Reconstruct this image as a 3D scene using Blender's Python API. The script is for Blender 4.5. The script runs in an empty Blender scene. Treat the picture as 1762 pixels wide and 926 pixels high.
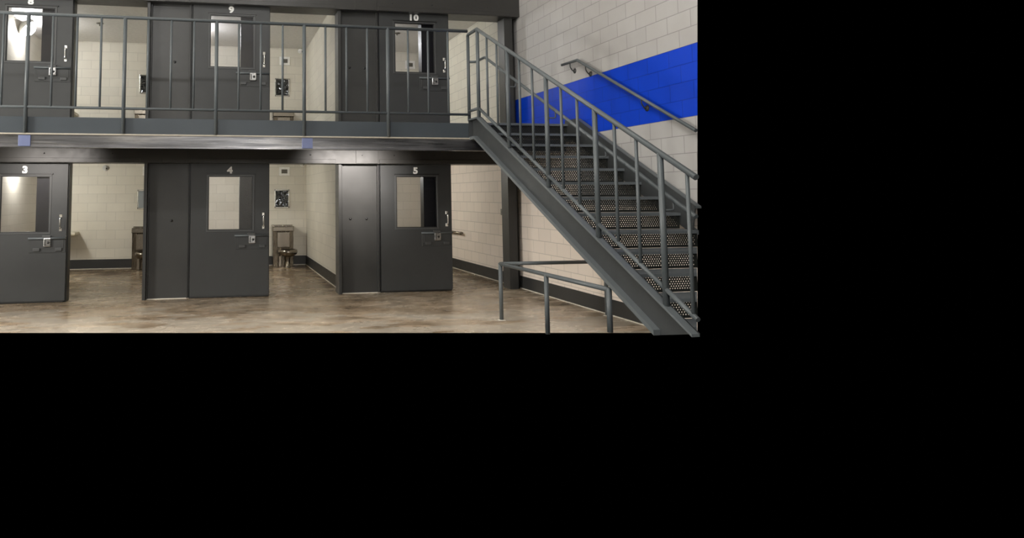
import bpy, bmesh, math, random
from mathutils import Vector, Matrix

rnd = random.Random(7)
S = bpy.context.scene
COL = S.collection

# ------------------------------------------------------------------ dimensions (metres)
PITCH = 3.117            # one cell to the next
H = 2.65                 # lower floor to upper floor
XW = 5.027               # right-hand block wall
XP = 1.898               # right wall of a cell, measured from its door
YB = 4.964               # rear wall of the cells
YWK = -1.76              # front edge of the upper walkway
ZC = 5.15                # upper ceiling
COURSE = 0.2032
STRIPE_TOP = 3.2998
STRIPE_BOTTOM = STRIPE_TOP - 4 * COURSE
XS = 3.444               # left stringer
TREAD, RISE = 0.3484, 0.1797
NOSE_Y, NOSE_Z = -1.838, 2.666
SLOPE = 0.5055


# ------------------------------------------------------------------ mesh builder
class MB:
    def __init__(self):
        self.bm = bmesh.new()

    def box(self, x0, x1, y0, y1, z0, z1, bev=0.0, seg=1):
        b = bmesh.new()
        vs = [b.verts.new(p) for p in ((x0, y0, z0), (x1, y0, z0), (x1, y1, z0), (x0, y1, z0),
                                       (x0, y0, z1), (x1, y0, z1), (x1, y1, z1), (x0, y1, z1))]
        for f in ((0, 3, 2, 1), (4, 5, 6, 7), (0, 1, 5, 4), (1, 2, 6, 5), (2, 3, 7, 6), (3, 0, 4, 7)):
            b.faces.new([vs[i] for i in f])
        if bev:
            bmesh.ops.bevel(b, geom=list(b.edges), offset=bev, segments=seg, affect='EDGES', profile=0.5)
        self.merge(b)
        return self

    def merge(self, b, mat=None):
        if mat is not None:
            bmesh.ops.transform(b, matrix=mat, verts=b.verts)
        me = bpy.data.meshes.new('tmp')
        b.to_mesh(me)
        b.free()
        self.bm.from_mesh(me)
        bpy.data.meshes.remove(me)

    def prism(self, pts, axis, a, c):
        """polygon pts in the plane across `axis`, extruded from a to c"""
        def mk(p, t):
            if axis == 'x':
                return (t, p[0], p[1])
            if axis == 'y':
                return (p[0], t, p[1])
            return (p[0], p[1], t)
        b = self.bm
        v0 = [b.verts.new(mk(p, a)) for p in pts]
        v1 = [b.verts.new(mk(p, c)) for p in pts]
        n = len(pts)
        b.faces.new(v0)
        b.faces.new(list(reversed(v1)))
        for i in range(n):
            j = (i + 1) % n
            b.faces.new((v0[i], v1[i], v1[j], v0[j]))
        return self

    def tube(self, pts, r, n=14, closed_ends=True, smooth_corner=0.0, steps=5):
        P = [Vector(p) for p in pts]
        if smooth_corner and len(P) > 2:
            Q = [P[0]]
            for i in range(1, len(P) - 1):
                a, b, c = P[i - 1], P[i], P[i + 1]
                d = min(smooth_corner, (a - b).length * 0.45, (c - b).length * 0.45)
                p0 = b + (a - b).normalized() * d
                p1 = b + (c - b).normalized() * d
                for k in range(steps + 1):
                    t = k / steps
                    Q.append(p0 * (1 - t) ** 2 + b * (2 * t * (1 - t)) + p1 * t * t)
            Q.append(P[-1])
            P = Q
        rings = []
        up = None
        for i, p in enumerate(P):
            d0 = (P[i] - P[i - 1]).normalized() if i > 0 else None
            d1 = (P[i + 1] - P[i]).normalized() if i < len(P) - 1 else None
            if d0 is None:
                d0 = d1
            if d1 is None:
                d1 = d0
            t = (d0 + d1).normalized()
            if up is None:
                up = Vector((0, 0, 1)) if abs(t.z) < 0.9 else Vector((1, 0, 0))
            side = t.cross(up).normalized()
            up2 = side.cross(t).normalized()
            up = up2
            k = 1 / max(0.5, t.dot(d1))
            bend = (d1 - d0)
            bdir = bend.normalized() if bend.length > 1e-4 else None
            ring = []
            for q in range(n):
                a = 2 * math.pi * q / n
                o = (side * math.cos(a) + up2 * math.sin(a)) * r
                if bdir is not None:
                    bb = (bdir - t * bdir.dot(t))
                    if bb.length > 1e-5:
                        bb.normalize()
                        o = o + bb * o.dot(bb) * (k - 1)
                ring.append(self.bm.verts.new(p + o))
            rings.append(ring)
        for i in range(len(rings) - 1):
            for q in range(n):
                f = self.bm.faces.new((rings[i][q], rings[i][(q + 1) % n], rings[i + 1][(q + 1) % n], rings[i + 1][q]))
                f.smooth = True
        if closed_ends:
            self.bm.faces.new(list(reversed(rings[0])))
            self.bm.faces.new(rings[-1])
        return self

    def lathe(self, prof, n=28, mat=None):
        """prof = [(r, z)...] spun round z"""
        b = bmesh.new()
        rings = []
        for r, z in prof:
            if r < 1e-6:
                rings.append([b.verts.new((0, 0, z))])
            else:
                rings.append([b.verts.new((r * math.cos(2 * math.pi * q / n), r * math.sin(2 * math.pi * q / n), z)) for q in range(n)])
        for i in range(len(rings) - 1):
            A, B = rings[i], rings[i + 1]
            for q in range(n):
                qq = (q + 1) % n
                if len(A) == 1 and len(B) == 1:
                    continue
                if len(A) == 1:
                    f = b.faces.new((A[0], B[qq], B[q]))
                elif len(B) == 1:
                    f = b.faces.new((A[q], A[qq], B[0]))
                else:
                    f = b.faces.new((A[q], A[qq], B[qq], B[q]))
                f.smooth = True
        bmesh.ops.recalc_face_normals(b, faces=b.faces)
        self.merge(b, mat)
        return self

    def build(self, name, mat, parent=None, origin=(0, 0, 0), edge_split=True):
        bm = self.bm
        bmesh.ops.recalc_face_normals(bm, faces=bm.faces)
        o = Vector(origin)
        if o.length:
            for v in bm.verts:
                v.co -= o
        me = bpy.data.meshes.new(name)
        bm.to_mesh(me)
        bm.free()
        me.materials.append(mat)
        ob = bpy.data.objects.new(name, me)
        COL.objects.link(ob)
        if parent is not None:
            ob.parent = parent
        else:
            ob.location = o
        return ob


def empty(name, loc, label, cat, group=None, kind='thing'):
    o = bpy.data.objects.new(name, None)
    o.empty_display_size = 0.1
    o.location = loc
    COL.objects.link(o)
    return tag(o, label, cat, group, kind)


def tag(o, label=None, cat=None, group=None, kind=None):
    if label:
        o['label'] = label
    if cat:
        o['category'] = cat
    if group:
        o['group'] = group
    if kind:
        o['kind'] = kind
    return o


def struct(name, mb, mat, parent=None, origin=(0, 0, 0)):
    o = mb.build(name, mat, parent, origin)
    if parent is None:
        o['kind'] = 'structure'
    return o


# ------------------------------------------------------------------ materials
def lin(c):
    c = c / 255
    return c / 12.92 if c <= 0.04045 else ((c + 0.055) / 1.055) ** 2.4


def rgb(r, g, b):
    return (lin(r), lin(g), lin(b), 1)


class NT:
    def __init__(self, name):
        self.m = bpy.data.materials.new(name)
        self.m.use_nodes = True
        self.t = self.m.node_tree
        self.b = self.t.nodes['Principled BSDF']
        self.out = self.t.nodes['Material Output']

    def n(self, typ, **kw):
        x = self.t.nodes.new(typ)
        for k, v in kw.items():
            if k.startswith('i_'):
                x.inputs[k[2:].replace('_', ' ')].default_value = v
            else:
                setattr(x, k, v)
        return x

    def l(self, a, b):
        self.t.links.new(a, b)

    def mix(self, fac, a, b, blend='MIX'):
        x = self.t.nodes.new('ShaderNodeMix')
        x.data_type = 'RGBA'
        x.blend_type = blend
        for s, v in ((x.inputs[0], fac), (x.inputs[6], a), (x.inputs[7], b)):
            if hasattr(v, 'links'):
                self.l(v, s)
            else:
                s.default_value = v
        return x.outputs[2]

    def ramp(self, src, stops):
        r = self.t.nodes.new('ShaderNodeValToRGB')
        e = r.color_ramp.elements
        while len(e) < len(stops):
            e.new(0.5)
        for q, (p, c) in zip(e, stops):
            q.position = p
            q.color = c if isinstance(c, tuple) else (c, c, c, 1)
        self.l(src, r.inputs[0])
        return r.outputs[0]

    def noise(self, scale, detail=4, rough=0.55, vec=None, dist=0.0):
        x = self.n('ShaderNodeTexNoise')
        x.inputs['Scale'].default_value = scale
        x.inputs['Detail'].default_value = detail
        x.inputs['Roughness'].default_value = rough
        x.inputs['Distortion'].default_value = dist
        if vec is not None:
            self.l(vec, x.inputs['Vector'])
        return x.outputs['Fac']

    def pos(self):
        return self.n('ShaderNodeNewGeometry').outputs['Position']

    def scaled(self, v, s):
        x = self.n('ShaderNodeVectorMath', operation='MULTIPLY')
        self.l(v, x.inputs[0])
        x.inputs[1].default_value = s
        return x.outputs[0]

    def bump(self, h, strength=0.2, dist=0.01):
        x = self.n('ShaderNodeBump')
        x.inputs['Strength'].default_value = strength
        x.inputs['Distance'].default_value = dist
        self.l(h, x.inputs['Height'])
        self.l(x.outputs[0], self.b.inputs['Normal'])


def steel_paint(name, col, rough=0.42, var=0.12, spec=0.3):
    t = NT(name)
    p = t.pos()
    big = t.noise(1.6, 5, 0.6, p)
    k = t.ramp(big, [(0.3, 1 - var), (0.7, 1 + var)])
    t.l(t.mix(1.0, col, k, 'MULTIPLY'), t.b.inputs['Base Color'])
    fine = t.noise(9, 4, 0.6, p)
    rr = t.n('ShaderNodeMapRange')
    rr.inputs['To Min'].default_value = rough - 0.07
    rr.inputs['To Max'].default_value = rough + 0.1
    t.l(fine, rr.inputs['Value'])
    t.l(rr.outputs[0], t.b.inputs['Roughness'])
    t.b.inputs['Specular IOR Level'].default_value = spec
    t.bump(t.noise(160, 2, 0.5, p), 0.05, 0.002)
    return t.m


def metal(name, col, rough=0.22, stretch=(3, 3, 90), strength=0.12, wav=0.0):
    t = NT(name)
    t.b.inputs['Metallic'].default_value = 1
    t.b.inputs['Base Color'].default_value = col
    p = t.pos()
    f = t.noise(3, 4, 0.6, t.scaled(p, stretch))
    rr = t.n('ShaderNodeMapRange')
    rr.inputs['To Min'].default_value = rough * 0.7
    rr.inputs['To Max'].default_value = rough * 1.5
    t.l(f, rr.inputs['Value'])
    t.l(rr.outputs[0], t.b.inputs['Roughness'])
    if wav:
        t.bump(t.noise(7, 2, 0.5, p, 1.2), wav, 0.03)
    else:
        t.bump(f, strength, 0.002)
    return t.m


def brushed_beam():
    t = NT('brushed_beam')
    p = t.pos()
    t.b.inputs['Metallic'].default_value = 1
    f = t.noise(1.0, 5, 0.6, t.scaled(p, (0.9, 3, 9)), 0.5)
    t.l(t.ramp(f, [(0.3, (0.13, 0.13, 0.135, 1)), (0.5, (0.19, 0.19, 0.20, 1)), (0.72, (0.36, 0.35, 0.345, 1))]), t.b.inputs['Base Color'])
    g = t.noise(2.0, 4, 0.6, t.scaled(p, (0.8, 4, 22)))
    t.l(t.ramp(g, [(0.3, 0.24), (0.7, 0.46)]), t.b.inputs['Roughness'])
    t.bump(g, 0.25, 0.003)
    return t.m


def plain(name, col, rough=0.5, metallic=0.0, noise=0.06):
    t = NT(name)
    k = t.ramp(t.noise(14, 3, 0.5, t.pos()), [(0.3, 1 - noise), (0.7, 1 + noise)])
    t.l(t.mix(1.0, col, k, 'MULTIPLY'), t.b.inputs['Base Color'])
    t.b.inputs['Roughness'].default_value = rough
    t.b.inputs['Metallic'].default_value = metallic
    return t.m


def block_wall(name, plane, col, col2, stripe=False, joint=0.72):
    """painted concrete block; plane = 'x' for walls across X (uses y,z), 'y' for walls across Y (uses x,z)"""
    t = NT(name)
    p = t.pos()
    sep = t.n('ShaderNodeSeparateXYZ')
    t.l(p, sep.inputs[0])
    cmb = t.n('ShaderNodeCombineXYZ')
    t.l(sep.outputs['Y' if plane == 'x' else 'X'], cmb.inputs[0])
    add = t.n('ShaderNodeMath', operation='ADD')
    t.l(sep.outputs['Z'], add.inputs[0])
    add.inputs[1].default_value = -(STRIPE_TOP - 20 * COURSE) + (0.0022)
    t.l(add.outputs[0], cmb.inputs[1])
    br = t.n('ShaderNodeTexBrick')
    t.l(cmb.outputs[0], br.inputs['Vector'])
    br.offset = 0.5
    br.squash = 1.0
    br.inputs['Scale'].default_value = 1.0
    br.inputs['Brick Width'].default_value = 2 * COURSE
    br.inputs['Row Height'].default_value = COURSE
    br.inputs['Mortar Size'].default_value = 0.0055
    br.inputs['Mortar Smooth'].default_value = 0.35
    br.inputs['Bias'].default_value = 0.0
    br.inputs['Color1'].default_value = (1, 1, 1, 1)
    br.inputs['Color2'].default_value = (0.93, 0.93, 0.93, 1)
    br.inputs['Mortar'].default_value = (joint, joint, joint, 1)
    blot = t.ramp(t.noise(1.3, 5, 0.6, p), [(0.32, 0.0), (0.7, 1.0)])
    base = t.mix(blot, col, col2)
    if stripe:
        a = t.n('ShaderNodeMath', operation='GREATER_THAN'); t.l(sep.outputs['Z'], a.inputs[0]); a.inputs[1].default_value = STRIPE_BOTTOM
        b = t.n('ShaderNodeMath', operation='LESS_THAN'); t.l(sep.outputs['Z'], b.inputs[0]); b.inputs[1].default_value = STRIPE_TOP
        c = t.n('ShaderNodeMath', operation='LESS_THAN'); t.l(sep.outputs['Y'], c.inputs[0]); c.inputs[1].default_value = 0.15
        m1 = t.n('ShaderNodeMath', operation='MULTIPLY'); t.l(a.outputs[0], m1.inputs[0]); t.l(b.outputs[0], m1.inputs[1])
        m2 = t.n('ShaderNodeMath', operation='MULTIPLY'); t.l(m1.outputs[0], m2.inputs[0]); t.l(c.outputs[0], m2.inputs[1])
        # the cell side of this wall is cream, the hall side a cooler grey
        base = t.mix(c.outputs[0], rgb(226, 221, 207), base)
        # paler cream low down and under the walkway, painting in the light there
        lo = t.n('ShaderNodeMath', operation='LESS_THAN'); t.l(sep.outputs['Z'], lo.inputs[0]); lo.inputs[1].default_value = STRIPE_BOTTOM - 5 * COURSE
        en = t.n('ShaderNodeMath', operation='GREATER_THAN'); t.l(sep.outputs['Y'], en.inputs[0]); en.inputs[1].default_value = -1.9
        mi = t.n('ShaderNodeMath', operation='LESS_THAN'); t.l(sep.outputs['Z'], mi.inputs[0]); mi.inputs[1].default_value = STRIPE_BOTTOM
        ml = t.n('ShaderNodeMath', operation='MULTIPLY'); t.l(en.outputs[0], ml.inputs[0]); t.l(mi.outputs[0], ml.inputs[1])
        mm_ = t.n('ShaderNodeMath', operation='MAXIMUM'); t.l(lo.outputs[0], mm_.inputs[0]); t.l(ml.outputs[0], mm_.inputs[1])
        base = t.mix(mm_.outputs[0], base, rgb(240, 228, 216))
        base = t.mix(m2.outputs[0], base, rgb(0, 56, 184))
    colr = t.mix(1.0, base, br.outputs['Color'], 'MULTIPLY')
    t.l(colr, t.b.inputs['Base Color'])
    t.b.inputs['Roughness'].default_value = 0.5
    t.b.inputs['Specular IOR Level'].default_value = 0.25
    inv = t.n('ShaderNodeMath', operation='SUBTRACT'); inv.inputs[0].default_value = 1.0
    t.l(br.outputs['Fac'], inv.inputs[1])
    pit = t.noise(90, 3, 0.6, p)
    mm = t.n('ShaderNodeMath', operation='MULTIPLY_ADD')
    t.l(pit, mm.inputs[0]); mm.inputs[1].default_value = 0.16
    t.l(inv.outputs[0], mm.inputs[2])
    t.bump(mm.outputs[0], 0.35, 0.004)
    return t.m


def concrete_floor():
    t = NT('stained_concrete')
    p = t.pos()
    ps = t.scaled(p, (0.55, 1.0, 1))
    n1 = t.noise(1.1, 7, 0.62, ps, 0.6)
    n2 = t.noise(3.4, 6, 0.65, ps, 0.9)
    n3 = t.noise(0.6, 3, 0.5, p, 0.3)
    c = t.ramp(n1, [(0.30, rgb(118, 100, 80)), (0.44, rgb(160, 142, 119)), (0.56, rgb(190, 174, 153)), (0.72, rgb(218, 207, 190))])
    d = t.ramp(n2, [(0.33, (0.62, 0.60, 0.57, 1)), (0.5, (1, 1, 1, 1)), (0.75, (1.22, 1.2, 1.18, 1))])
    c = t.mix(1.0, c, d, 'MULTIPLY')
    # sharp-edged paler worn patches near the hall side
    w = t.noise(1.7, 6, 0.6, t.scaled(p, (0.6, 1.6, 1)), 0.4)
    sep = t.n('ShaderNodeSeparateXYZ'); t.l(p, sep.inputs[0])
    yy = t.n('ShaderNodeMath', operation='MULTIPLY_ADD'); t.l(sep.outputs['Y'], yy.inputs[0]); yy.inputs[1].default_value = -0.085; yy.inputs[2].default_value = -0.16
    xx = t.n('ShaderNodeMath', operation='MULTIPLY_ADD'); t.l(sep.outputs['X'], xx.inputs[0]); xx.inputs[1].default_value = -0.017; t.l(yy.outputs[0], xx.inputs[2])
    ad = t.n('ShaderNodeMath', operation='ADD'); t.l(w, ad.inputs[0]); t.l(xx.outputs[0], ad.inputs[1])
    edge = t.ramp(ad.outputs[0], [(0.50, 0.0), (0.525, 1.0)])
    c = t.mix(edge, c, t.mix(0.65, c, rgb(186, 178, 164)))
    # floor colour is darker inside the cells and paler towards the hall
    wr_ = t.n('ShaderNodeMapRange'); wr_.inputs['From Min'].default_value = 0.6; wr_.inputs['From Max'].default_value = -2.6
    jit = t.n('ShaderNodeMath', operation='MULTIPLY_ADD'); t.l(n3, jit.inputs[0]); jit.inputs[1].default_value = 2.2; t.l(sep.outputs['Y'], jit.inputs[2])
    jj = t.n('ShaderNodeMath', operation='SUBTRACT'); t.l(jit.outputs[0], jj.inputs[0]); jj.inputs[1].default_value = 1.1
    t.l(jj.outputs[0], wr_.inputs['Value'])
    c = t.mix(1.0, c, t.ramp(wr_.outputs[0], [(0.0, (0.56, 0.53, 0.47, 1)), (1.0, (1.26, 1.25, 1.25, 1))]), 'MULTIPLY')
    t.b.inputs['Specular IOR Level'].default_value = 0.35
    t.l(c, t.b.inputs['Base Color'])
    rr = t.ramp(n2, [(0.3, 0.16), (0.7, 0.34)])
    t.l(rr, t.b.inputs['Roughness'])
    t.bump(t.noise(5, 5, 0.6, p), 0.06, 0.01)
    return t.m


def glass():
    t = NT('door_glass')
    nt = t.t
    tr = t.n('ShaderNodeBsdfTransparent'); tr.inputs[0].default_value = (0.90, 0.90, 0.92, 1)
    gl = t.n('ShaderNodeBsdfGlossy'); gl.inputs['Roughness'].default_value = 0.03
    lw = t.n('ShaderNodeFresnel'); lw.inputs['IOR'].default_value = 1.5
    mx = t.n('ShaderNodeMixShader')
    t.l(lw.outputs[0], mx.inputs[0]); t.l(tr.outputs[0], mx.inputs[1]); t.l(gl.outputs[0], mx.inputs[2])
    t.l(mx.outputs[0], t.out.inputs['Surface'])
    nt.nodes.remove(t.b)
    return t.m


def glow(name, col, strength):
    t = NT(name)
    t.b.inputs['Base Color'].default_value = (0.9, 0.9, 0.88, 1)
    t.b.inputs['Emission Color'].default_value = col
    t.b.inputs['Emission Strength'].default_value = strength
    return t.m


M = dict(
    door=steel_paint('door_grey_paint', rgb(57, 58, 58), 0.40, 0.08),
    trim=steel_paint('door_trim_paint', rgb(70, 71, 71), 0.32, 0.05),
    panel=steel_paint('panel_grey_paint', rgb(58, 58, 57), 0.34, 0.10),
    jamb=steel_paint('jamb_grey_paint', rgb(54, 54, 53), 0.36, 0.08),
    header=steel_paint('header_grey_paint', rgb(56, 55, 53), 0.34, 0.10),
    rail=steel_paint('railing_grey_paint', rgb(86, 91, 93), 0.34, 0.06),
    plate=steel_paint('walkway_grey_paint', rgb(62, 68, 73), 0.42, 0.08),
    stringer=steel_paint('stringer_grey_paint', rgb(58, 60, 61), 0.45, 0.08),
    flange=steel_paint('flange_lit_grey', rgb(92, 97, 99), 0.40, 0.08),  # paler than the stringer: light on the flange faces put into the colour
    mullion=steel_paint('mullion_dark', rgb(36, 36, 37), 0.4, 0.05),  # darker grey than the fixed panel beside it
    dome=plain('dome_silver', rgb(206, 206, 202), 0.2),
    tread=steel_paint('tread_grey_paint', rgb(98, 103, 106), 0.40, 0.14),
    perf=steel_paint('riser_dark_paint', rgb(36, 38, 36), 0.5, 0.08),
    base=steel_paint('baseboard_grey_paint', rgb(56, 56, 55), 0.40, 0.08),
    strip=plain('cream_edge', rgb(168, 160, 146), 0.5),
    beam=brushed_beam(),
    patch=plain('bluish_patch', rgb(104, 112, 146), 0.45, 0.2),
    steel=metal('stainless', (0.27, 0.24, 0.20, 1), 0.22, (9, 9, 2)),
    mirror=metal('mirror_steel', (0.10, 0.105, 0.11, 1), 0.05, wav=0.9),
    steel_dark=metal('stainless_dull', (0.12, 0.10, 0.075, 1), 0.25, (9, 9, 2)),
    pale_reflection=metal('mirror_pale_reflection', (0.50, 0.56, 0.60, 1), 0.3),  # pale reflection in one mirror put into the steel colour
    chrome=metal('chrome', (0.82, 0.82, 0.80, 1), 0.12),
    lock=metal('lock_steel', (0.42, 0.42, 0.42, 1), 0.25),
    white=plain('white_paint', rgb(244, 242, 236), 0.45),
    digit=plain('digit_white', rgb(232, 232, 228), 0.55),
    caulk=plain('caulk_white', rgb(214, 208, 194), 0.6),
    grille=plain('grille_grey', rgb(120, 116, 106), 0.5),
    dark=plain('dark_gasket', rgb(22, 22, 22), 0.4),
    lens=plain('dark_lens', rgb(8, 8, 9), 0.08),
    slab=plain('slab_concrete', rgb(120, 116, 108), 0.7),
    ceil=plain('ceiling_paint', rgb(222, 219, 214), 0.6),
    desk=plain('desk_cream', rgb(206, 198, 176), 0.4),
    housing=plain('lamp_housing', rgb(214, 212, 204), 0.5),
    wall_y=block_wall('cell_block_back', 'y', rgb(226, 221, 207), rgb(218, 212, 198), joint=0.80),
    wall_x=block_wall('cell_block_side', 'x', rgb(226, 221, 207), rgb(218, 212, 198), joint=0.80),
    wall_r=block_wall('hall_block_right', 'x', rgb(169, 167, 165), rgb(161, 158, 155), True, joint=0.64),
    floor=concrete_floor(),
    glass=glass(),
    lamp_low=glow('cell_lamp_warm', (1.0, 0.985, 0.93, 1), 110.0),
    lamp_up=glow('cell_lamp_neutral', (0.98, 0.99, 1.0, 1), 118.0),
)


# ------------------------------------------------------------------ the setting
def edge_y(x):                       # hall side of the floor that the photograph still shows
    return -2.326 - 0.2002 * (x + 2.737)


def floor_mesh():
    mb = MB()
    xs = [-9 + (XW + 9) * i / 24 for i in range(25)]
    b = mb.bm
    rows = []
    for x in xs:
        y0 = edge_y(x)
        rows.append([b.verts.new((x, y0 + (YB - y0) * j / 12, 0)) for j in range(13)])
    for i in range(24):
        for j in range(12):
            b.faces.new((rows[i][j], rows[i + 1][j], rows[i + 1][j + 1], rows[i][j + 1]))
    return mb


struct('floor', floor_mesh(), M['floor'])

mb = MB()
mb.bm.faces.new([mb.bm.verts.new((XW, y, z)) for y, z in ((YB, 0), (YB, 5.5), (-4.716, 5.5), (-4.339, 0.088), (-3.88, 0))])
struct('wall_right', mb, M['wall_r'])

mb = MB().box(-7.4, XW, YB, YB + 0.2, 0, 5.5)
struct('wall_back', mb, M['wall_y'])

for n in (-2, -1, 0):
    x = XP + n * PITCH
    struct('wall_partition', MB().box(x, x + 0.2, 0.26, YB, 0, ZC), M['wall_x'])

struct('floor_upper', MB().box(-7.4, XW, YWK + 0.012, YB, 2.46, 2.655), M['slab'])
struct('ceiling', MB().box(-7.4, XW, 0.02, YB, ZC, ZC + 0.2), M['ceil'])

# headers over both rows of doors, with bolted cover strips
for z0, z1 in ((2.14, 2.46), (4.742, 5.5)):
    t = MB().box(-7.4, 5.02, -0.12, 0.30, z0, z1)
    hd = struct('trim_header', t, M['header'])
    for n in (-1, 0, 1):
        x0 = n * PITCH
        c = MB().box(x0 - 0.66, x0 + 1.72, -0.132, -0.119, z0 + 0.004, z0 + 0.07, 0.003)
        c.build('cover_strip', M['header'], hd)
        c = MB().box(x0 - 1.06, x0 - 0.68, -0.128, -0.119, z0 + 0.004, z1 - 0.02 if z1 < 3 else z0 + 0.3, 0.003)
        c.build('joint_plate', M['header'], hd)
        for dx in (-0.95, -0.4, 0.3, 1.3):
            s = MB().lathe([(0, 0.008), (0.008, 0.008), (0.011, 0)], 10, Matrix.Translation((x0 + dx, -0.12, z0 + 0.14)) @ Matrix.Rotation(math.pi / 2, 4, 'X'))
            s.build('screw', M['dark'], hd)

# steel post in the corner by the right-hand wall
t = MB()
t.box(4.772, 4.925, -0.02, 0.02, 0, 4.742).box(4.772, 4.80, 0.02, 0.22, 0, 4.742)
t.box(4.772, 4.925, 0.22, 0.26, 0, 4.742)
post = struct('trim_corner_post', t, M['jamb'])
MB().box(4.925, 4.945, 0.03, 0.26, 0, 4.742).build('inner_channel', M['base'], post)
MB().box(4.945, 5.022, 0.16, 0.26, 0, 4.742).build('shadow_gap_filler', M['dark'], post)
MB().tube([(4.985, 0.10, 0), (4.985, 0.10, 4.742)], 0.018, 12).build('riser_pipe', M['jamb'], post)

# painted baseboards with their line of caulk
def baseboard(name, x0, x1, y0, y1, ax):
    b = struct(name, MB().box(x0, x1, y0, y1, 0, 0.212, 0.004), M['base'])
    if ax == 'y':
        MB().box(x0, x1, y0 - 0.012, y0, 0, 0.012).build('caulk_line', M['caulk'], b)
    else:
        MB().box(x0 - 0.012, x0, y0, y1, 0, 0.012).build('caulk_line', M['caulk'], b)


baseboard('baseboard_right', 5.014, XW, -3.86, YB, 'x')
for n in (-1, 0, 1):
    x0 = n * PITCH
    xr = XP + n * PITCH if n < 1 else 5.014
    baseboard('baseboard_back', x0 - 1.019, xr - 0.013, YB - 0.013, YB, 'y')
    if n < 1:
        baseboard('baseboard_side', xr - 0.013, xr, 0.27, YB - 0.014, 'x')

# fixed front of every cell: steel panel, jamb, guide strip, glazed light behind the sliding leaf
NUM_BOLTS = {(0, 0): [(-0.909, 1.226)], (0, 1): [(-1.122, 1.225), (-0.845, 1.222)], (1, 0): [(-0.9, 1.14)], (1, 1): [(-1.122, 1.135), (-0.862, 1.13)]}
k = 0
for lv in (0, 1):
    for n in (-1, 0, 1):
        k += 1
        x0, z0 = n * PITCH, lv * H
        ht = 2.14 if lv == 0 else 4.742 - H
        f = MB()
        f.box(x0 - 1.285, x0 - 0.655, 0.055, 0.26, z0, z0 + ht)
        f.box(x0 - 0.655, x0 + 0.16, 0.075, 0.26, z0, z0 + 0.93)
        f.box(x0 - 0.655, x0 - 0.43, 0.075, 0.26, z0 + 0.93, z0 + ht)
        f.box(x0 - 0.43, x0 + 0.16, 0.075, 0.26, z0 + 2.03, z0 + ht)
        fr = struct('wall_front_panel', f, M['panel'])
        MB().box(x0 + 0.16, x0 + 0.60, 0.075, 0.26, z0, z0 + ht).build('mullion_panel', M['mullion'], fr)
        MB().box(x0 - 1.338, x0 - 1.286, -0.045, 0.26, z0, z0 + ht, 0.004).build('jamb_post', M['jamb'], fr)
        MB().box(x0 - 1.283, x0 - 1.262, 0.018, 0.056, z0 + 0.01, z0 + ht, 0.003).build('jamb_lip', M['jamb'], fr)
        MB().box(x0 - 0.668, x0 - 0.645, 0.0, 0.06, z0 + 0.01, z0 + ht, 0.003).build('guide_strip', M['jamb'], fr)
        MB().box(x0 - 0.64, x0 - 0.628, 0.0, 0.07, z0 + 0.03, z0 + ht, 0.002).build('guide_strip', M['dark'], fr)
        MB().box(x0 + 0.60, x0 + 0.645, 0.07, 0.265, z0, z0 + ht, 0.004).build('opening_jamb', M['jamb'], fr)
        for bx, bz in NUM_BOLTS.get((lv, n), []):
            MB().lathe([(0, 0.012), (0.012, 0.011), (0.02, 0.003), (0.022, 0)], 14, Matrix.Translation((x0 + bx, 0.055, z0 + bz)) @ Matrix.Rotation(math.pi / 2, 4, 'X')).build('bolt_cap', M['dark'], fr)
        if lv == 0:
            MB().box(x0 - 1.28, x0 - 0.5, 0.035, 0.056, 0, 0.010).build('caulk_line', M['caulk'], fr)


# ------------------------------------------------------------------ sliding cell doors
def digits(txt, x, y, z, size, parent, org):
    cu = bpy.data.curves.new('number', 'FONT')
    cu.body = txt
    cu.size = size
    cu.align_x = 'CENTER'
    cu.align_y = 'CENTER'
    cu.extrude = 0.0012
    cu.offset = 0.0075
    cu.space_character = 1.18
    tmp = bpy.data.objects.new('tmp_text', cu)
    COL.objects.link(tmp)
    bpy.context.view_layer.update()
    me = bpy.data.meshes.new_from_object(tmp.evaluated_get(bpy.context.evaluated_depsgraph_get()))
    bpy.data.objects.remove(tmp)
    me.transform(Matrix.Translation(Vector((x, y, z)) - Vector(org)) @ Matrix.Rotation(math.pi / 2, 4, 'X') @ Matrix.Diagonal((1.12, 1, 1, 1)))
    me.materials.clear()
    me.materials.append(M['digit'])
    o = bpy.data.objects.new('door_number', me)
    COL.objects.link(o)
    o.parent = parent
    return o


WL, WR, WB, WT = -0.368, 0.398, 1.041, 1.962       # window frame


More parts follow.
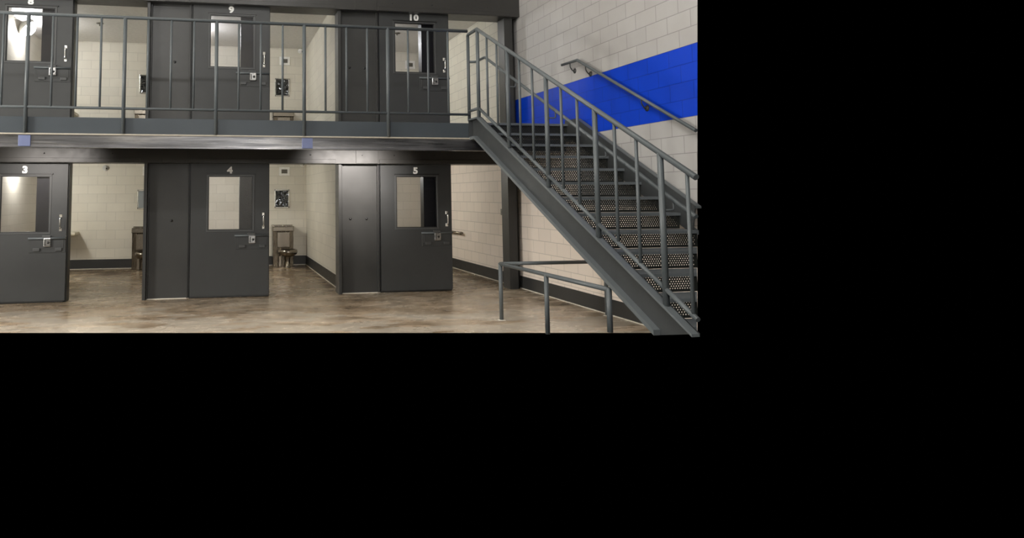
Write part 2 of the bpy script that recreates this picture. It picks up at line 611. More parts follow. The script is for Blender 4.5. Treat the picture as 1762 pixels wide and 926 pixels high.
def cell_door(num, n, lv, label):
    x0, z0 = n * PITCH, lv * H
    top = 2.16 if lv == 0 else 4.76 - H
    org = (x0, 0.0, z0 + 0.03)
    r = empty('sliding_door', org, label, 'door', 'sliding steel cell doors')
    L, R_, T = -0.615, 0.630, 0.052

    def P(name, m, mat, parent=r):
        return m.build(name, mat, parent, org)

    d = MB()
    d.box(x0 + L, x0 + WL, 0, T, z0 + 0.03, z0 + top)
    d.box(x0 + WR, x0 + R_, 0, T, z0 + 0.03, z0 + top)
    d.box(x0 + WL, x0 + WR, 0, T, z0 + 0.03, z0 + WB)
    d.box(x0 + WL, x0 + WR, 0, T, z0 + WT, z0 + top)
    bmesh.ops.remove_doubles(d.bm, verts=d.bm.verts, dist=1e-5)
    P('leaf', d, M['door'])
    P('bottom_guide', MB().box(x0 + L - 0.01, x0 + R_ - 0.02, 0.008, T - 0.006, z0 + 0.006, z0 + 0.03), M['dark'])
    f = MB()
    w = 0.028
    for a in ((WL, WR, WT - w, WT), (WL, WR, WB, WB + w), (WL, WL + w, WB + w, WT - w), (WR - w, WR, WB + w, WT - w)):
        f.box(x0 + a[0], x0 + a[1], -0.007, T + 0.004, z0 + a[2], z0 + a[3], 0.003)
    wf = P('window_frame', f, M['trim'])
    P('top_lip', MB().box(x0 + WL - 0.008, x0 + WR + 0.018, -0.016, 0.0, z0 + WT - 0.006, z0 + WT + 0.014, 0.003), M['dark'], wf)  # lip made near black to take in the shadow line it casts
    w2 = w + 0.012
    f = MB()
    for a in ((WL + w, WR - w, WT - w2, WT - w), (WL + w, WR - w, WB + w, WB + w2), (WL + w, WL + w2, WB + w2, WT - w2), (WR - w2, WR - w, WB + w2, WT - w2)):
        f.box(x0 + a[0], x0 + a[1], 0.006, 0.03, z0 + a[2], z0 + a[3])
    P('gasket', f, M['dark'], wf)
    P('pane', MB().box(x0 + WL + w, x0 + WR - w, 0.016, 0.022, z0 + WB + w, z0 + WT - w), M['glass'])
    digits(num, x0, -0.0006, z0 + 2.026, 0.145, r, org)
    # pull handle
    hx = x0 + 0.542
    h = MB().tube([(hx, 0.0, z0 + 1.125), (hx, -0.05, z0 + 1.13), (hx, -0.055, z0 + 1.295), (hx, 0.0, z0 + 1.30)], 0.0105, 12, smooth_corner=0.03)
    hd = P('pull_handle', h, M['chrome'])
    for zz in (1.108, 1.318):
        P('foot_plate', MB().box(hx - 0.02, hx + 0.02, -0.006, 0.0, z0 + zz - 0.026, z0 + zz + 0.026, 0.003), M['chrome'], hd)
    # food port with its drop rod, lock and hinges
    fp = P('food_port', MB().box(x0 + 0.095, x0 + R_ - 0.006, -0.008, 0.0, z0 + 0.757, z0 + 0.965, 0.004), M['door'])
    P('port_flap', MB().box(x0 + 0.125, x0 + R_ - 0.03, -0.013, -0.007, z0 + 0.815, z0 + 0.955, 0.003), M['door'], fp)
    P('drop_rod', MB().tube([(x0 + 0.083, -0.022, z0 + 0.978), (x0 + R_ - 0.002, -0.022, z0 + 0.978)], 0.016, 12), M['rail'], fp)
    for hx2 in (0.205, 0.525):
        P('hinge', MB().box(x0 + hx2 - 0.05, x0 + hx2 + 0.05, -0.03, -0.006, z0 + 0.782, z0 + 0.832, 0.008, 2), M['trim'], fp)
    lk = P('padlock', MB().box(x0 + 0.308, x0 + 0.418, -0.045, -0.012, z0 + 0.85, z0 + 0.985, 0.012, 2), M['lock'], fp)
    P('lock_hood', MB().box(x0 + 0.288, x0 + 0.412, -0.038, -0.006, z0 + 0.985, z0 + 1.022, 0.006, 2), M['trim'], fp)
    q = MB()
    q.lathe([(0, 0.01), (0.016, 0.009), (0.02, 0)], 14, Matrix.Translation((x0 + 0.378, -0.045, z0 + 0.915)) @ Matrix.Rotation(math.pi / 2, 4, 'X'))
    q.box(x0 + 0.325, x0 + 0.338, -0.05, -0.044, z0 + 0.87, z0 + 0.96, 0.003)
    P('keyhole', q, M['dark'], fp)
    return r


cell_door('8', -1, 1, 'dark grey sliding steel door with white number 8')
cell_door('9', 0, 1, 'dark grey sliding steel door with white number 9')
cell_door('10', 1, 1, 'dark grey sliding steel door with white number 10, nearest the stair on the walkway')
cell_door('3', -1, 0, 'dark grey sliding steel door with white number 3')
cell_door('4', 0, 0, 'dark grey sliding steel door with white number 4')
cell_door('5', 1, 0, 'dark grey sliding steel door with white number 5, nearest the stair on the ground floor')


# ------------------------------------------------------------------ cell fittings
def toilet(x0, z0, label):
    org = (x0 + 1.32, YB - 0.35, z0)
    r = empty('toilet', org, label, 'toilet', 'steel toilets with sinks in the cells')

    def P(name, m, mat, parent=r):
        return m.build(name, mat, parent, org)
    xl, xr = x0 + 1.075, x0 + 1.565
    yf = YB - 0.36
    t = MB().box(xl + 0.012, xr - 0.012, yf, YB - 0.004, z0, z0 + 0.80, 0.006)
    P('cabinet', t, M['steel_dark'])
    sl = MB().box(xl, xr, yf - 0.035, yf + 0.03, z0 + 0.80, z0 + 0.91, 0.012, 2)
    sl.box(xl, xl + 0.05, yf + 0.03, YB - 0.06, z0 + 0.80, z0 + 0.91).box(xr - 0.05, xr, yf + 0.03, YB - 0.06, z0 + 0.80, z0 + 0.91)
    sl.box(xl, xr, YB - 0.06, YB - 0.004, z0 + 0.80, z0 + 0.935, 0.008, 2)
    P('sink_apron', sl, M['steel'])
    b = MB().lathe([(0.17, 0.05), (0.15, 0.01), (0.08, -0.01), (0.0, -0.012)], 24, Matrix.Translation((x0 + 1.32, yf + 0.16, z0 + 0.825)) @ Matrix.Diagonal((1.15, 0.8, 1, 1)))
    P('basin', b, M['steel'])
    p = MB().box(x0 + 1.17, x0 + 1.47, yf - 0.034, yf - 0.004, z0 + 0.43, z0 + 0.79, 0.012, 2)
    P('front_panel', p, M['steel'])
    s = MB().tube([(x0 + 1.32, YB - 0.055, z0 + 0.905), (x0 + 1.32, YB - 0.12, z0 + 0.925), (x0 + 1.32, YB - 0.16, z0 + 0.90)], 0.014, 10, smooth_corner=0.03)
    P('spout', s, M['chrome'])
    for dx in (-0.09, 0.09):
        P('push_button', MB().lathe([(0, 0.015), (0.018, 0.013), (0.02, 0)], 14, Matrix.Translation((x0 + 1.32 + dx, YB - 0.06, z0 + 0.89)) @ Matrix.Rotation(math.pi / 2, 4, 'X')), M['chrome'])
    cx, cy = x0 + 1.40, yf - 0.20
    sc = Matrix.Translation((cx, cy, z0)) @ Matrix.Diagonal((1.0, 1.22, 1, 1))
    bw = MB().lathe([(0.0, 0.235), (0.07, 0.24), (0.15, 0.262), (0.205, 0.30), (0.224, 0.345), (0.220, 0.385), (0.205, 0.402), (0.18, 0.404), (0.16, 0.39), (0.13, 0.32), (0.06, 0.27), (0, 0.262)], 32, sc)
    P('bowl', bw, M['steel'])
    pd = MB().lathe([(0.075, 0.0), (0.075, 0.010), (0.06, 0.02), (0.058, 0.2), (0.075, 0.245)], 28, Matrix.Translation((cx, cy + 0.02, z0)) @ Matrix.Diagonal((1, 1.5, 1, 1)))
    P('pedestal', pd, M['steel'])
    P('support', MB().box(x0 + 1.20, x0 + 1.275, yf - 0.12, yf + 0.05, z0, z0 + 0.26, 0.012, 2), M['steel'])
    return r


def mirror(x0, z0, label):
    org = (x0 + 1.318, YB, z0 + 1.545)
    r = empty('mirror', org, label, 'mirror', 'steel cell mirrors')
    a, b, c, d = x0 + 1.140, x0 + 1.497, z0 + 1.325, z0 + 1.765
    f = MB()
    w = 0.03
    f.box(a, b, YB - 0.018, YB, d - w, d, 0.007, 2).box(a, b, YB - 0.018, YB, c, c + w, 0.007, 2)
    f.box(a, a + w, YB - 0.018, YB, c + w, d - w, 0.007, 2).box(b - w, b, YB - 0.018, YB, c + w, d - w, 0.007, 2)
    f.build('frame', M['chrome'], r, org)
    MB().box(a + w, b - w, YB - 0.010, YB - 0.002, c + w, d - w).build('polished_plate', M['pale_reflection' if 'pale' in label else 'mirror'], r, org)
    for sx in (a + w / 2, b - w / 2):
        for sz in (c + w / 2, d - w / 2):
            MB().lathe([(0, 0.006), (0.008, 0.005), (0.01, 0)], 10, Matrix.Translation((sx, YB - 0.018, sz)) @ Matrix.Rotation(math.pi / 2, 4, 'X')).build('screw', M['dark'], r, org)
    return r


def vent(x0, z0, label):
    org = (x0 + 1.375, YB, z0 + 2.185)
    r = empty('wall_vent', org, label, 'vent', 'square air vents in the cells')
    a, b, c, d = x0 + 1.250, x0 + 1.500, z0 + 2.085, z0 + 2.29
    f = MB()
    w = 0.055
    f.box(a, b, YB - 0.016, YB, d - w, d, 0.004).box(a, b, YB - 0.016, YB, c, c + w, 0.004)
    f.box(a, a + w, YB - 0.016, YB, c + w, d - w, 0.004).box(b - w, b, YB - 0.016, YB, c + w, d - w, 0.004)
    f.build('frame', M['white'], r, org)
    g = MB()
    nx, nz = 9, 7
    X0, X1, Z0, Z1 = a + w, b - w, c + w, d - w
    for i in range(nx + 1):
        x = X0 + (X1 - X0) * i / nx
        g.box(x - 0.003, x + 0.003, YB - 0.012, YB - 0.006, Z0, Z1)
    for i in range(nz + 1):
        z = Z0 + (Z1 - Z0) * i / nz
        g.box(X0, X1, YB - 0.011, YB - 0.005, z - 0.003, z + 0.003)
    g.box(X0, X1, YB - 0.004, YB - 0.001, Z0, Z1)
    g.build('grille', M['grille'], r, org)
    return r


def dome(loc, label, shell, rot=None):
    r = empty('dome_camera', loc, label, 'camera', 'dome cameras in the cells')
    rot = rot or Matrix.Rotation(math.pi / 2, 4, 'X')
    MB().lathe([(0, 0), (0.062, 0), (0.068, 0.012), (0.064, 0.028), (0.05, 0.034)], 24, rot).build('base', M[shell], r)
    MB().lathe([(0.052, 0.03), (0.048, 0.052), (0.034, 0.072), (0.016, 0.082), (0, 0.084)], 24, rot).build('dome', M[shell], r)
    MB().lathe([(0.0, 0.0), (0.02, 0.0), (0.019, 0.01), (0.01, 0.016), (0, 0.018)], 16, rot @ Matrix.Translation((0.026, -0.014, 0.062)) @ Matrix.Rotation(0.75, 4, 'Y') @ Matrix.Rotation(0.35, 4, 'X')).build('lens', M['lens'], r)
    return r


def desk(x1, z0, label):
    """steel wall desk; x1 = its free right-hand end"""
    org = (x1 - 0.4, YB - 0.3, z0 + 0.8)
    r = empty('wall_desk', org, label, 'desk', 'wall-hung desks in the cells')
    MB().box(x1 - 0.82, x1, YB - 0.50, YB - 0.002, z0 + 0.775, z0 + 0.835, 0.012, 2).build('desk_top', M['desk'], r, org)
    b = MB().prism([(YB - 0.002, z0 + 0.775), (YB - 0.40, z0 + 0.775), (YB - 0.002, z0 + 0.42)], 'x', x1 - 0.36, x1 - 0.33)
    b.build('bracket', M['desk'], r, org)
    return r


def sprinkler(x, y, label):
    r = empty('ceiling_sprinkler', (x, y, ZC), label, 'sprinkler', 'ceiling sprinklers in the upper cells')
    MB().lathe([(0, 0), (0.075, 0), (0.07, -0.012), (0.03, -0.02), (0, -0.02)], 20).build('escutcheon', M['grille'], r)
    MB().lathe([(0, -0.018), (0.012, -0.018), (0.012, -0.05), (0.028, -0.054), (0.028, -0.058), (0, -0.058)], 14).build('deflector', M['chrome'], r)
    return r


def cell_lamp(n, lv, label):
    x = n * PITCH - 1.019
    z = ZC if lv else 2.46
    org = (x, 3.25, z)
    r = empty('corner_lamp', org, label, 'light', 'corner lamps of the cells')
    y0, y1 = 2.2, 3.45
    cx, cy, cz = x + 0.15, 3.15, z - 0.15
    mt = Matrix.Translation((cx, cy, cz)) @ Matrix.Rotation(math.radians(135), 4, 'Y')
    MB().lathe([(0, -0.10), (0.10, -0.10), (0.17, -0.02), (0.175, 0.01), (0.16, 0.02)], 28, mt).build('housing', M['housing'], r, org)
    MB().lathe([(0.162, 0.012), (0.158, 0.05), (0.135, 0.10), (0.09, 0.138), (0.04, 0.154), (0, 0.157)], 28, mt).build('diffuser', M['lamp_up' if lv else 'lamp_low'], r, org)
    return r


NAMES = {(0, -1): 'cell 3', (0, 0): 'cell 4', (0, 1): 'cell 5', (1, -1): 'cell 8', (1, 0): 'cell 9', (1, 1): 'cell 10'}
WHERE = {(0, -1): 'right of door 3', (0, 0): 'right of door 4', (1, -1): 'right of door 8', (1, 0): 'right of door 9'}
for (lv, n), w in WHERE.items():
    x0, z0 = n * PITCH, lv * H
    toilet(x0, z0, {'right of door 3': 'stainless steel toilet and sink half hidden by the panel right of door 3',
                    'right of door 4': 'stainless steel toilet and sink in full view right of door 4',
                    'right of door 8': 'stainless toilet and sink top showing above the walkway right of door 8',
                    'right of door 9': 'stainless toilet and sink top showing above the walkway right of door 9'}[w])
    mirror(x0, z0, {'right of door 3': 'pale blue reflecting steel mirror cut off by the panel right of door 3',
                    'right of door 4': 'framed steel mirror with squiggly reflections above the toilet right of door 4',
                    'right of door 8': 'dark steel mirror half hidden by a railing bar right of door 8',
                    'right of door 9': 'dark steel mirror behind the railing right of door 9'}[w])
vent(-PITCH, 0, 'white vent frame just showing at the panel edge right of door 3')
vent(0, 0, 'white square vent with grey grille right of door 4')
vent(0, H, 'white square vent behind the railing right of door 9')
vent(PITCH, H, 'white square vent seen through the window of door 10')
dome((-2.68, YB, 2.255), 'small silver dome high on the block wall right of door 3', 'dome')
dome((1.76, YB - 0.02, H + 2.43), 'white dome camera with dark lens in the upper corner right of door 9', 'white')
dome((1.80, YB - 0.02, 2.365), 'white dome camera under the header right of door 4', 'white')
desk(-3.205, 0, 'cream wall desk corner right of door 3')
desk(-3.30, H, 'cream wall desk corner showing above the walkway right of door 8')
sprinkler(-2.592, 3.18, 'small ceiling sprinkler in the cell right of door 8')
sprinkler(3.643, 3.04, 'small ceiling sprinkler seen through the window of door 10')
for (lv, n), c in NAMES.items():
    cell_lamp(n, lv, 'white lamp in the ceiling corner of %s' % c)

# grab bar and switch plate on the side wall of cell 5
org = (4.95, 3.2, 0.80)
r = empty('grab_bar', org, 'polished steel bar with a rounded end sticking out right of door 5', 'bar')
MB().tube([(4.955, 2.84, 0.80), (4.955, 4.2, 0.80)], 0.026, 16).lathe([(0, 0.03), (0.02, 0.027), (0.032, 0.012), (0.034, -0.01), (0.026, -0.02)], 18, Matrix.Translation((4.955, 2.84, 0.80)) @ Matrix.Rotation(math.pi / 2, 4, 'X')).build('bar', M['steel'], r, org)
for y in (2.92, 4.1):
    MB().tube([(4.955, y, 0.80), (5.026, y, 0.80)], 0.02, 12).build('bracket', M['steel'], r, org)
org = (XW, 0.81, 1.297)
r = empty('switch_plate', org, 'small grey plate on the side wall right of door 5', 'plate')
MB().box(XW - 0.008, XW, 0.73, 0.89, 1.24, 1.355, 0.003).build('cover', M['grille'], r, org)
MB().box(XW - 0.014, XW - 0.007, 0.79, 0.83, 1.275, 1.32, 0.002).build('switch', M['base'], r, org)

# ------------------------------------------------------------------ upper walkway
org = (0, YWK, 2.445)
wk = empty('walkway', org, 'grey steel edge of the upper walkway above doors 3 to 5', 'walkway')
XE = XS - 0.035
MB().box(-7.4, XE, YWK, YWK + 0.011, 2.445, 2.662, 0.003).build('edge_plate', M['plate'], wk, org)
MB().box(-7.4, XE, YWK - 0.035, YWK + 0.10, 2.424, 2.445, 0.003).build('bottom_flange', M['strip'], wk, org)
fb = MB()
fb.prism([(YWK - 0.004, 2.424), (YWK + 0.004, 2.30), (YWK - 0.014, 2.268), (YWK - 0.014, 2.258), (YWK + 0.10, 2.258), (YWK + 0.10, 2.424)], 'x', -7.4, 4.93)
fb.build('fascia_beam', M['beam'], wk, org)
for x in (-2.682, 1.029):
    MB().box(x - 0.075, x + 0.075, YWK - 0.019, YWK, 2.272, 2.419, 0.003).build('joint_cover', M['patch'], wk, org)

org = (0, YWK - 0.028, 2.66)
gr = empty('guard_railing', org, 'long grey pipe railing along the upper walkway', 'railing')
yr = YWK - 0.028
PX = [-3.89, -2.675, -1.449, -0.233, 0.981, 2.193]
MB().tube([(-7.4, yr, 4.024), (XS - 0.04, yr, 4.024)], 0.0235).build('top_rail', M['rail'], gr, org)
MB().tube([(-7.4, yr, 2.786), (XS - 0.02, yr, 2.786)], 0.0185).build('bottom_rail', M['rail'], gr, org)
for i, x in enumerate(PX):
    MB().tube([(x, yr, 2.448), (x, yr, 4.022)], 0.0255).build('post', M['rail'], gr, org)
    nx = PX[i + 1] if i < len(PX) - 1 else 3.40
    for q in (1, 2, 3):
        xb = x + (nx - x) * q / 4
        MB().tube([(xb, yr, 2.79), (xb, yr, 4.022)], 0.0155, 12).build('baluster', M['rail'], gr, org)


# ------------------------------------------------------------------ stair
def cut_x(y, z):                     # how far right the steps are shown
    return 4.892 + (y + 4.5) * 0.774 + 0.054 * z


def top_z(y):
    return 2.722 - SLOPE * (-2.07 - y)


XI0, XI1 = XS + 0.04, 4.935
org = ((XI0 + XI1) / 2, -3.9, 0.0)
st = empty('staircase', org, 'grey steel staircase with perforated risers descending along the right wall', 'stairs')


def stringer(xw, xf, y_end_top, y_end_bot, slope_cut=None):
    """channel: web plane xw, flanges running out to xf"""
    y0, yk = YWK + 0.01, -2.07
    th = 0.342
    zt0 = 2.722
    ye, yb = y_end_top, y_end_bot
    webpts = [(y0, zt0 - 0.31), (y0, zt0), (yk, zt0), (ye, top_z(ye)), (yb, top_z(yb) - th), (yk + 0.12, zt0 - 0.305)]
    s = MB()
    s.prism(webpts, 'x', xw - 0.006, xw + 0.006)
    web = s.build('stringer', M['stringer'], st, org)
    lo, hi = min(xw, xf), max(xw, xf)
    t = 0.022
    f = MB()
    f.prism([(y0, zt0), (yk, zt0), (ye, top_z(ye)), (ye, top_z(ye) - t), (yk + 0.01, zt0 - t), (y0, zt0 - t)], 'x', lo, hi)
    f.build('top_flange', M['flange'], web, org)
    t = 0.045
    zb = top_z(yb) - th
    f = MB()
    f.prism([(y0, zt0 - 0.31), (yk + 0.12, zt0 - 0.305), (yb, zb), (yb, zb + t), (yk + 0.14, zt0 - 0.305 + t), (y0, zt0 - 0.31 + t)], 'x', lo, hi)
    f.build('bottom_flange', M['flange'], web, org)
    f = MB()
    f.prism([(y0, zt0 - 0.31), (y0, zt0), (y0 - 0.012, zt0), (y0 - 0.012, zt0 - 0.31)], 'x', lo, hi)
    f.build('end_plate', M['stringer'], web, org)


stringer(XS + 0.035, XS - 0.035, -6.395, -5.92)
stringer(4.94, 5.01, -4.52, -4.46)


def perforated(x0, x1, z0, z1, y, px=0.0262, pz=0.0215, r=0.0072):
    mb = MB()
    b = mb.bm
    th = 0.0

    def quad(a):
        b.faces.new([b.verts.new((x, y, z)) for x, z in a])
    rows = int((z1 - z0 - 0.036) / pz)
    zz0 = z0 + (z1 - z0 - rows * pz) * 0.5
    quad([(x0, z0), (x1, z0), (x1, zz0), (x0, zz0)])
    quad([(x0, zz0 + rows * pz), (x1, zz0 + rows * pz), (x1, z1), (x0, z1)])
    cols = int((x1 - x0 - 0.03) / px)
    for j in range(rows):
        za, zb = zz0 + j * pz, zz0 + (j + 1) * pz
        off = 0.012 + (px / 2 if j % 2 else 0)
        nc = cols - (1 if j % 2 else 0)
        xa = x0 + off
        quad([(x0, za), (xa, za), (xa, zb), (x0, zb)])
        quad([(xa + nc * px, za), (x1, za), (x1, zb), (xa + nc * px, zb)])
        for i in range(nc):
            l, rr = xa + i * px, xa + (i + 1) * px
            cx, cz = (l + rr) / 2, (za + zb) / 2
            outer = [(rr, cz), (rr, zb), (cx, zb), (l, zb), (l, cz), (l, za), (cx, za), (rr, za)]
            vo = [b.verts.new((x, y, z)) for x, z in outer]
            vi = [b.verts.new((cx + r * math.cos(q * math.pi / 4), y, cz + r * math.sin(q * math.pi / 4))) for q in range(8)]
            vj = [b.verts.new((cx + r * math.cos(q * math.pi / 4), y + 0.003, cz + r * math.sin(q * math.pi / 4))) for q in range(8)]
            for q in range(8):
                w = (q + 1) % 8
                b.faces.new((vo[q], vo[w], vi[w], vi[q]))
                b.faces.new((vi[q], vi[w], vj[w], vj[q]))
    bmesh.ops.remove_doubles(b, verts=b.verts, dist=1e-5)
    return mb


for kk in range(0, 13):
    yn, zn = NOSE_Y - TREAD * kk, NOSE_Z - RISE * kk
    yb_ = yn + TREAD + 0.012 if kk else yn + 0.12
    xa, xb = min(XI1, cut_x(yn, zn)), min(XI1, cut_x(yb_, zn))
    t = MB()
    t.prism([(XI0, yn), (xa, yn), (xb, yb_), (XI0, yb_)], 'z', zn - 0.006, zn)
    lip = min(XI1, cut_x(yn, zn))
    t.box(XI0, lip, yn - 0.002, yn + 0.006, zn - 0.034, zn - 0.0005, 0.002)
    tr = t.build('tread', M['tread'], st, org)
    yr_ = yn + 0.028
    xr_ = min(XI1, cut_x(yr_, zn))
    if xr_ - XI0 > 0.12 and kk < 12:
        perforated(XI0, xr_, zn - RISE + 0.002, zn - 0.006, yr_).build('riser', M['perf'], tr, org)

# railing standing on the left stringer
yl = -2.07
org = (XS, -2.1, 2.722)
sr = empty('stair_railing', org, 'sloping grey pipe railing with balusters on the open side of the stair', 'railing')


def rz(y):
    return 3.991 - 0.5076 * (-2.061 - y)


def bz(y):
    return 2.845 - 0.5046 * (-2.078 - y)


def iz(y):
    return 3.583 - SLOPE * (-2.076 - y)


YE = -6.485
MB().tube([(XS, -1.715, 3.991), (XS, -2.061, 3.991), (XS, YE, rz(YE))], 0.0245).build('top_rail', M['rail'], sr, org)
PY = [-2.075, -3.07, -4.09, -5.075, -6.058]
segs = [-1.70] + PY
b0 = MB().tube([(XS, -1.70, 2.845), (XS, -2.075, 2.845)], 0.0205)
b0.build('bottom_rail', M['rail'], sr, org)
for a, b in zip(PY, PY[1:] + [-6.43]):
    MB().tube([(XS, a, bz(a)), (XS, b, bz(b))], 0.0205).build('bottom_rail', M['rail'], sr, org)
MB().tube([(XS, -1.70, 2.70), (XS, -1.70, 3.985)], 0.0235).build('post', M['rail'], sr, org)
for i, y in enumerate(PY):
    MB().tube([(XS, y, top_z(min(y, -2.07)) - 0.005), (XS, y, rz(y) if y < -2.061 else 3.991)], 0.0255).build('post', M['rail'], sr, org)
    ny = PY[i + 1] if i < len(PY) - 1 else -7.03
    for q in (1, 2):
        yy = y + (ny - y) * q / 3
        if yy > -6.45:
            MB().tube([(XS, yy, bz(yy)), (XS, yy, rz(yy))], 0.0155, 12).build('baluster', M['rail'], sr, org)
XIR = XS + 0.106
YI = -6.325
hr = MB().tube([(XS, -1.70, 3.585), (XIR, -1.715, 3.585), (XIR, -2.076, 3.583), (XIR, YI, iz(YI))], 0.019, smooth_corner=0.03)
hr = hr.build('inner_handrail', M['rail'], sr, org)
for y in PY[1:]:
    if y > -6.2:
        MB().tube([(XS + 0.02, y, iz(y) - 0.085), (XIR, y, iz(y) - 0.085), (XIR, y, iz(y) - 0.012)], 0.008, 10, smooth_corner=0.02).build('bracket', M['rail'], hr, org)

# handrail on the block wall
org = (4.94, -3.1, 3.0)
wr = empty('wall_handrail', org, 'dark grey handrail bracketed to the blue striped wall', 'handrail')


def wz(y):
    return 3.572 - 0.519 * (-2.138 - y)


YW = -4.57
MB().tube([(4.95, -1.69, 3.585), (4.95, -2.138, 3.572), (4.95, YW, wz(YW))], 0.0205).build('rail', M['rail'], wr, org)
for y, zr in ((-1.93, 3.578), (-2.36, wz(-2.36)), (-3.62, wz(-3.62))):
    bk = MB().tube([(4.95, y, zr - 0.012), (4.95, y, zr - 0.07), (4.99, y, zr - 0.125), (5.022, y, zr - 0.125)], 0.0085, 10, smooth_corner=0.03)
    bk.lathe([(0, 0.02), (0.03, 0.016), (0.04, 0)], 18, Matrix.Translation((XW, y, zr - 0.125)) @ Matrix.Rotation(-math.pi / 2, 4, 'Y'))
    bk.build('bracket', M['jamb'], wr, org)

# low barrier under the stair
org = (XS - 0.004, -2.71, 0)
bar = empty('floor_barrier', org, 'low grey pipe barrier on the concrete floor under the stair', 'barrier')
xb = XS - 0.004
MB().tube([(4.955, -2.70, 0.716), (xb, -2.71, 0.72)], 0.024).build('rail', M['rail'], bar, org)
MB().tube([(xb, -2.71, 0.72), (xb, -5.22, 0.72)], 0.024).build('rail', M['rail'], bar, org)
for x, y, zf in ((xb, -2.71, 0), (xb, -3.97, 0.065), (xb, -5.22, 0.325), (4.955, -2.68, 0)):
    p = MB().tube([(x, y, zf), (x, y, 0.73 if y > -5 else 0.738)], 0.0265).build('post', M['rail'], bar, org)
    if y > -3:
        MB().lathe([(0.024, 0.006), (0.046, 0.005), (0.055, 0)], 18, Matrix.Translation((x, y, 0))).build('grout_ring', M['caulk'], p, org)


# ------------------------------------------------------------------ light
def area(name, loc, target, size, power, col=(1, 1, 1), size_y=None):
    l = bpy.data.lights.new(name, 'AREA')
    l.energy = power
    l.color = col
    l.size = size
    if size_y:
        l.shape = 'RECTANGLE'
        l.size_y = size_y
    o = bpy.data.objects.new(name, l)
    o.location = loc
    o.rotation_euler = (Vector(target) - Vector(loc)).to_track_quat('-Z', 'Y').to_euler()
    COL.objects.link(o)
    return o


def lamp(loc, power, r=0.45, col=(1.0, 0.985, 0.965)):
    l = bpy.data.lights.new('hall_or_fill_lamp', 'POINT')
    l.energy = power
    l.color = col
    l.shadow_soft_size = r
    o = bpy.data.objects.new('hall_or_fill_lamp', l)
    o.location = loc
    COL.objects.link(o)
    return o


def strip_lamp(loc, target, sx, sy, power, col=(1.0, 0.985, 0.965), name='hall_strip_lamp', spread=180):
    l = bpy.data.lights.new(name, 'AREA')
    l.shape = 'RECTANGLE'
    l.size, l.size_y = sx, sy
    l.spread = math.radians(spread)
    l.energy = power
    l.color = col
    o = bpy.data.objects.new(name, l)
    o.location = loc
    o.rotation_euler = (Vector(target) - Vector(loc)).to_track_quat('-Z', 'Y').to_euler()
    COL.objects.link(o)
    return o


# the rest of the hall: far side walls and the high ceiling the lamps hang from
struct('ceiling_hall', MB().box(-9.2, XW, -17, 0.0, 8.0, 8.2), M['ceil'])
struct('wall_left', MB().box(-9.2, -9.0, -17, -1.2, 0, 8.0), M['wall_x'])
struct('wall_front', MB().box(-9.2, XW, -17.2, -17, 0, 8.0), M['wall_y'])
struct('wall_upper', MB().box(-7.4, XW, -0.1, 0.02, 5.5, 8.0), M['wall_y'])
strip_lamp((-3.0, -11.0, 6.7), (-0.5, 0.0, 2.6), 3.2, 0.16, 200)
lamp((-6.2, -11.1, 7.4), 160, 0.3)
lamp((0.8, -6.0, 7.2), 260)
lamp((-8.3, -4.6, 3.0), 1500, 0.7)  # low fill light, added to brighten the wall under the stair
lamp((0.5, -13.0, 3.2), 500, 0.6)  # low fill light behind the camera, added for the missing floor bounce

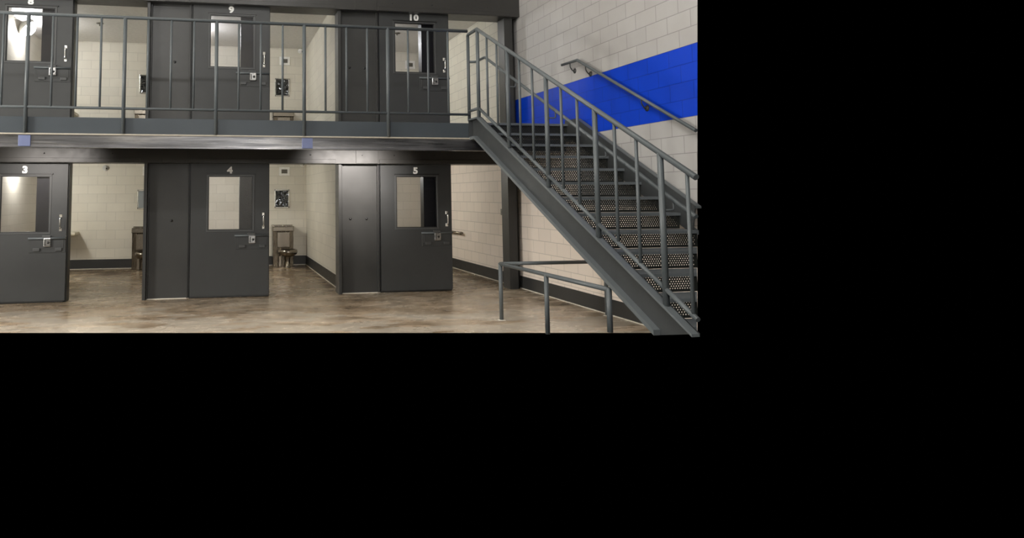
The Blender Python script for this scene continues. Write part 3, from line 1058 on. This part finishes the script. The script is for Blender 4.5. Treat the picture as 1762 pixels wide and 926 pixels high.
# two shaded lamps under the walkway, tucked up behind its fascia and aimed at the door heads
for x, lb, pw in ((-2.85, 'shaded lamp under the walkway above door 3', 8), (2.05, 'shaded lamp under the walkway left of door 5', 16)):
    org = (x, -1.5, 2.46)
    r = empty('soffit_lamp', org, lb, 'light', 'lamps under the walkway')
    hs = MB()
    hs.box(x - 0.60, x + 0.60, -1.58, -1.56, 2.34, 2.46).box(x - 0.60, x + 0.60, -1.56, -1.42, 2.44, 2.46)
    hs.box(x - 0.60, x - 0.585, -1.56, -1.42, 2.36, 2.44).box(x + 0.585, x + 0.60, -1.56, -1.42, 2.36, 2.44)
    hs.build('shade', M['housing'], r, org)
    MB().tube([(x - 0.57, -1.525, 2.40), (x + 0.57, -1.525, 2.40)], 0.013, 10).build('tube', M['white'], r, org)
    strip_lamp((x, -1.49, 2.385), (x, 0.05, 1.74), 1.1, 0.04, pw, (1.0, 0.93, 0.87), 'soffit_tube', 60)

w = bpy.data.worlds.new('World')
S.world = w
w.use_nodes = True
w.node_tree.nodes['Background'].inputs[0].default_value = (0, 0, 0, 1)
w.node_tree.nodes['Background'].inputs[1].default_value = 0.0

# ------------------------------------------------------------------ camera
F, CX, CY = 1178.1327, 582.3491, 237.0806
YAW, PITCH_A, ROLL = 0.1777, 0.084, -0.004
cy, sy = math.cos(YAW), math.sin(YAW)
A = Matrix(((cy, -sy, 0), (sy, cy, 0), (0, 0, 1)))
cp, sp = math.cos(PITCH_A), math.sin(PITCH_A)
B = Matrix(((1, 0, 0), (0, cp, sp), (0, -sp, cp)))
cr, sr_ = math.cos(ROLL), math.sin(ROLL)
C3 = Matrix(((cr, 0, sr_), (0, 1, 0), (-sr_, 0, cr)))
Rw = C3 @ B @ A
right, fwd, up = Vector(Rw[0]), Vector(Rw[1]), Vector(Rw[2])
cam = bpy.data.cameras.new('Camera')
co = bpy.data.objects.new('Camera', cam)
COL.objects.link(co)
m = Matrix((right, up, -fwd)).transposed().to_4x4()
m.translation = Vector((-0.2292, -11.2338, 1.6176))
co.matrix_world = m
cam.sensor_fit = 'HORIZONTAL'
cam.sensor_width = 36
cam.lens = F / 1762 * 36
cam.shift_x = (881 - CX) / 1762
cam.shift_y = (CY - 463) / 1762
cam.clip_start = 0.05
cam.clip_end = 100
S.camera = co

S.view_settings.view_transform = 'Standard'
S.view_settings.look = 'None'
S.view_settings.gamma = 1
S.view_settings.use_curve_mapping = False
S.view_settings.exposure = 0.13
S.cycles.use_denoising = True
S.cycles.max_bounces = 10
S.cycles.transparent_max_bounces = 16
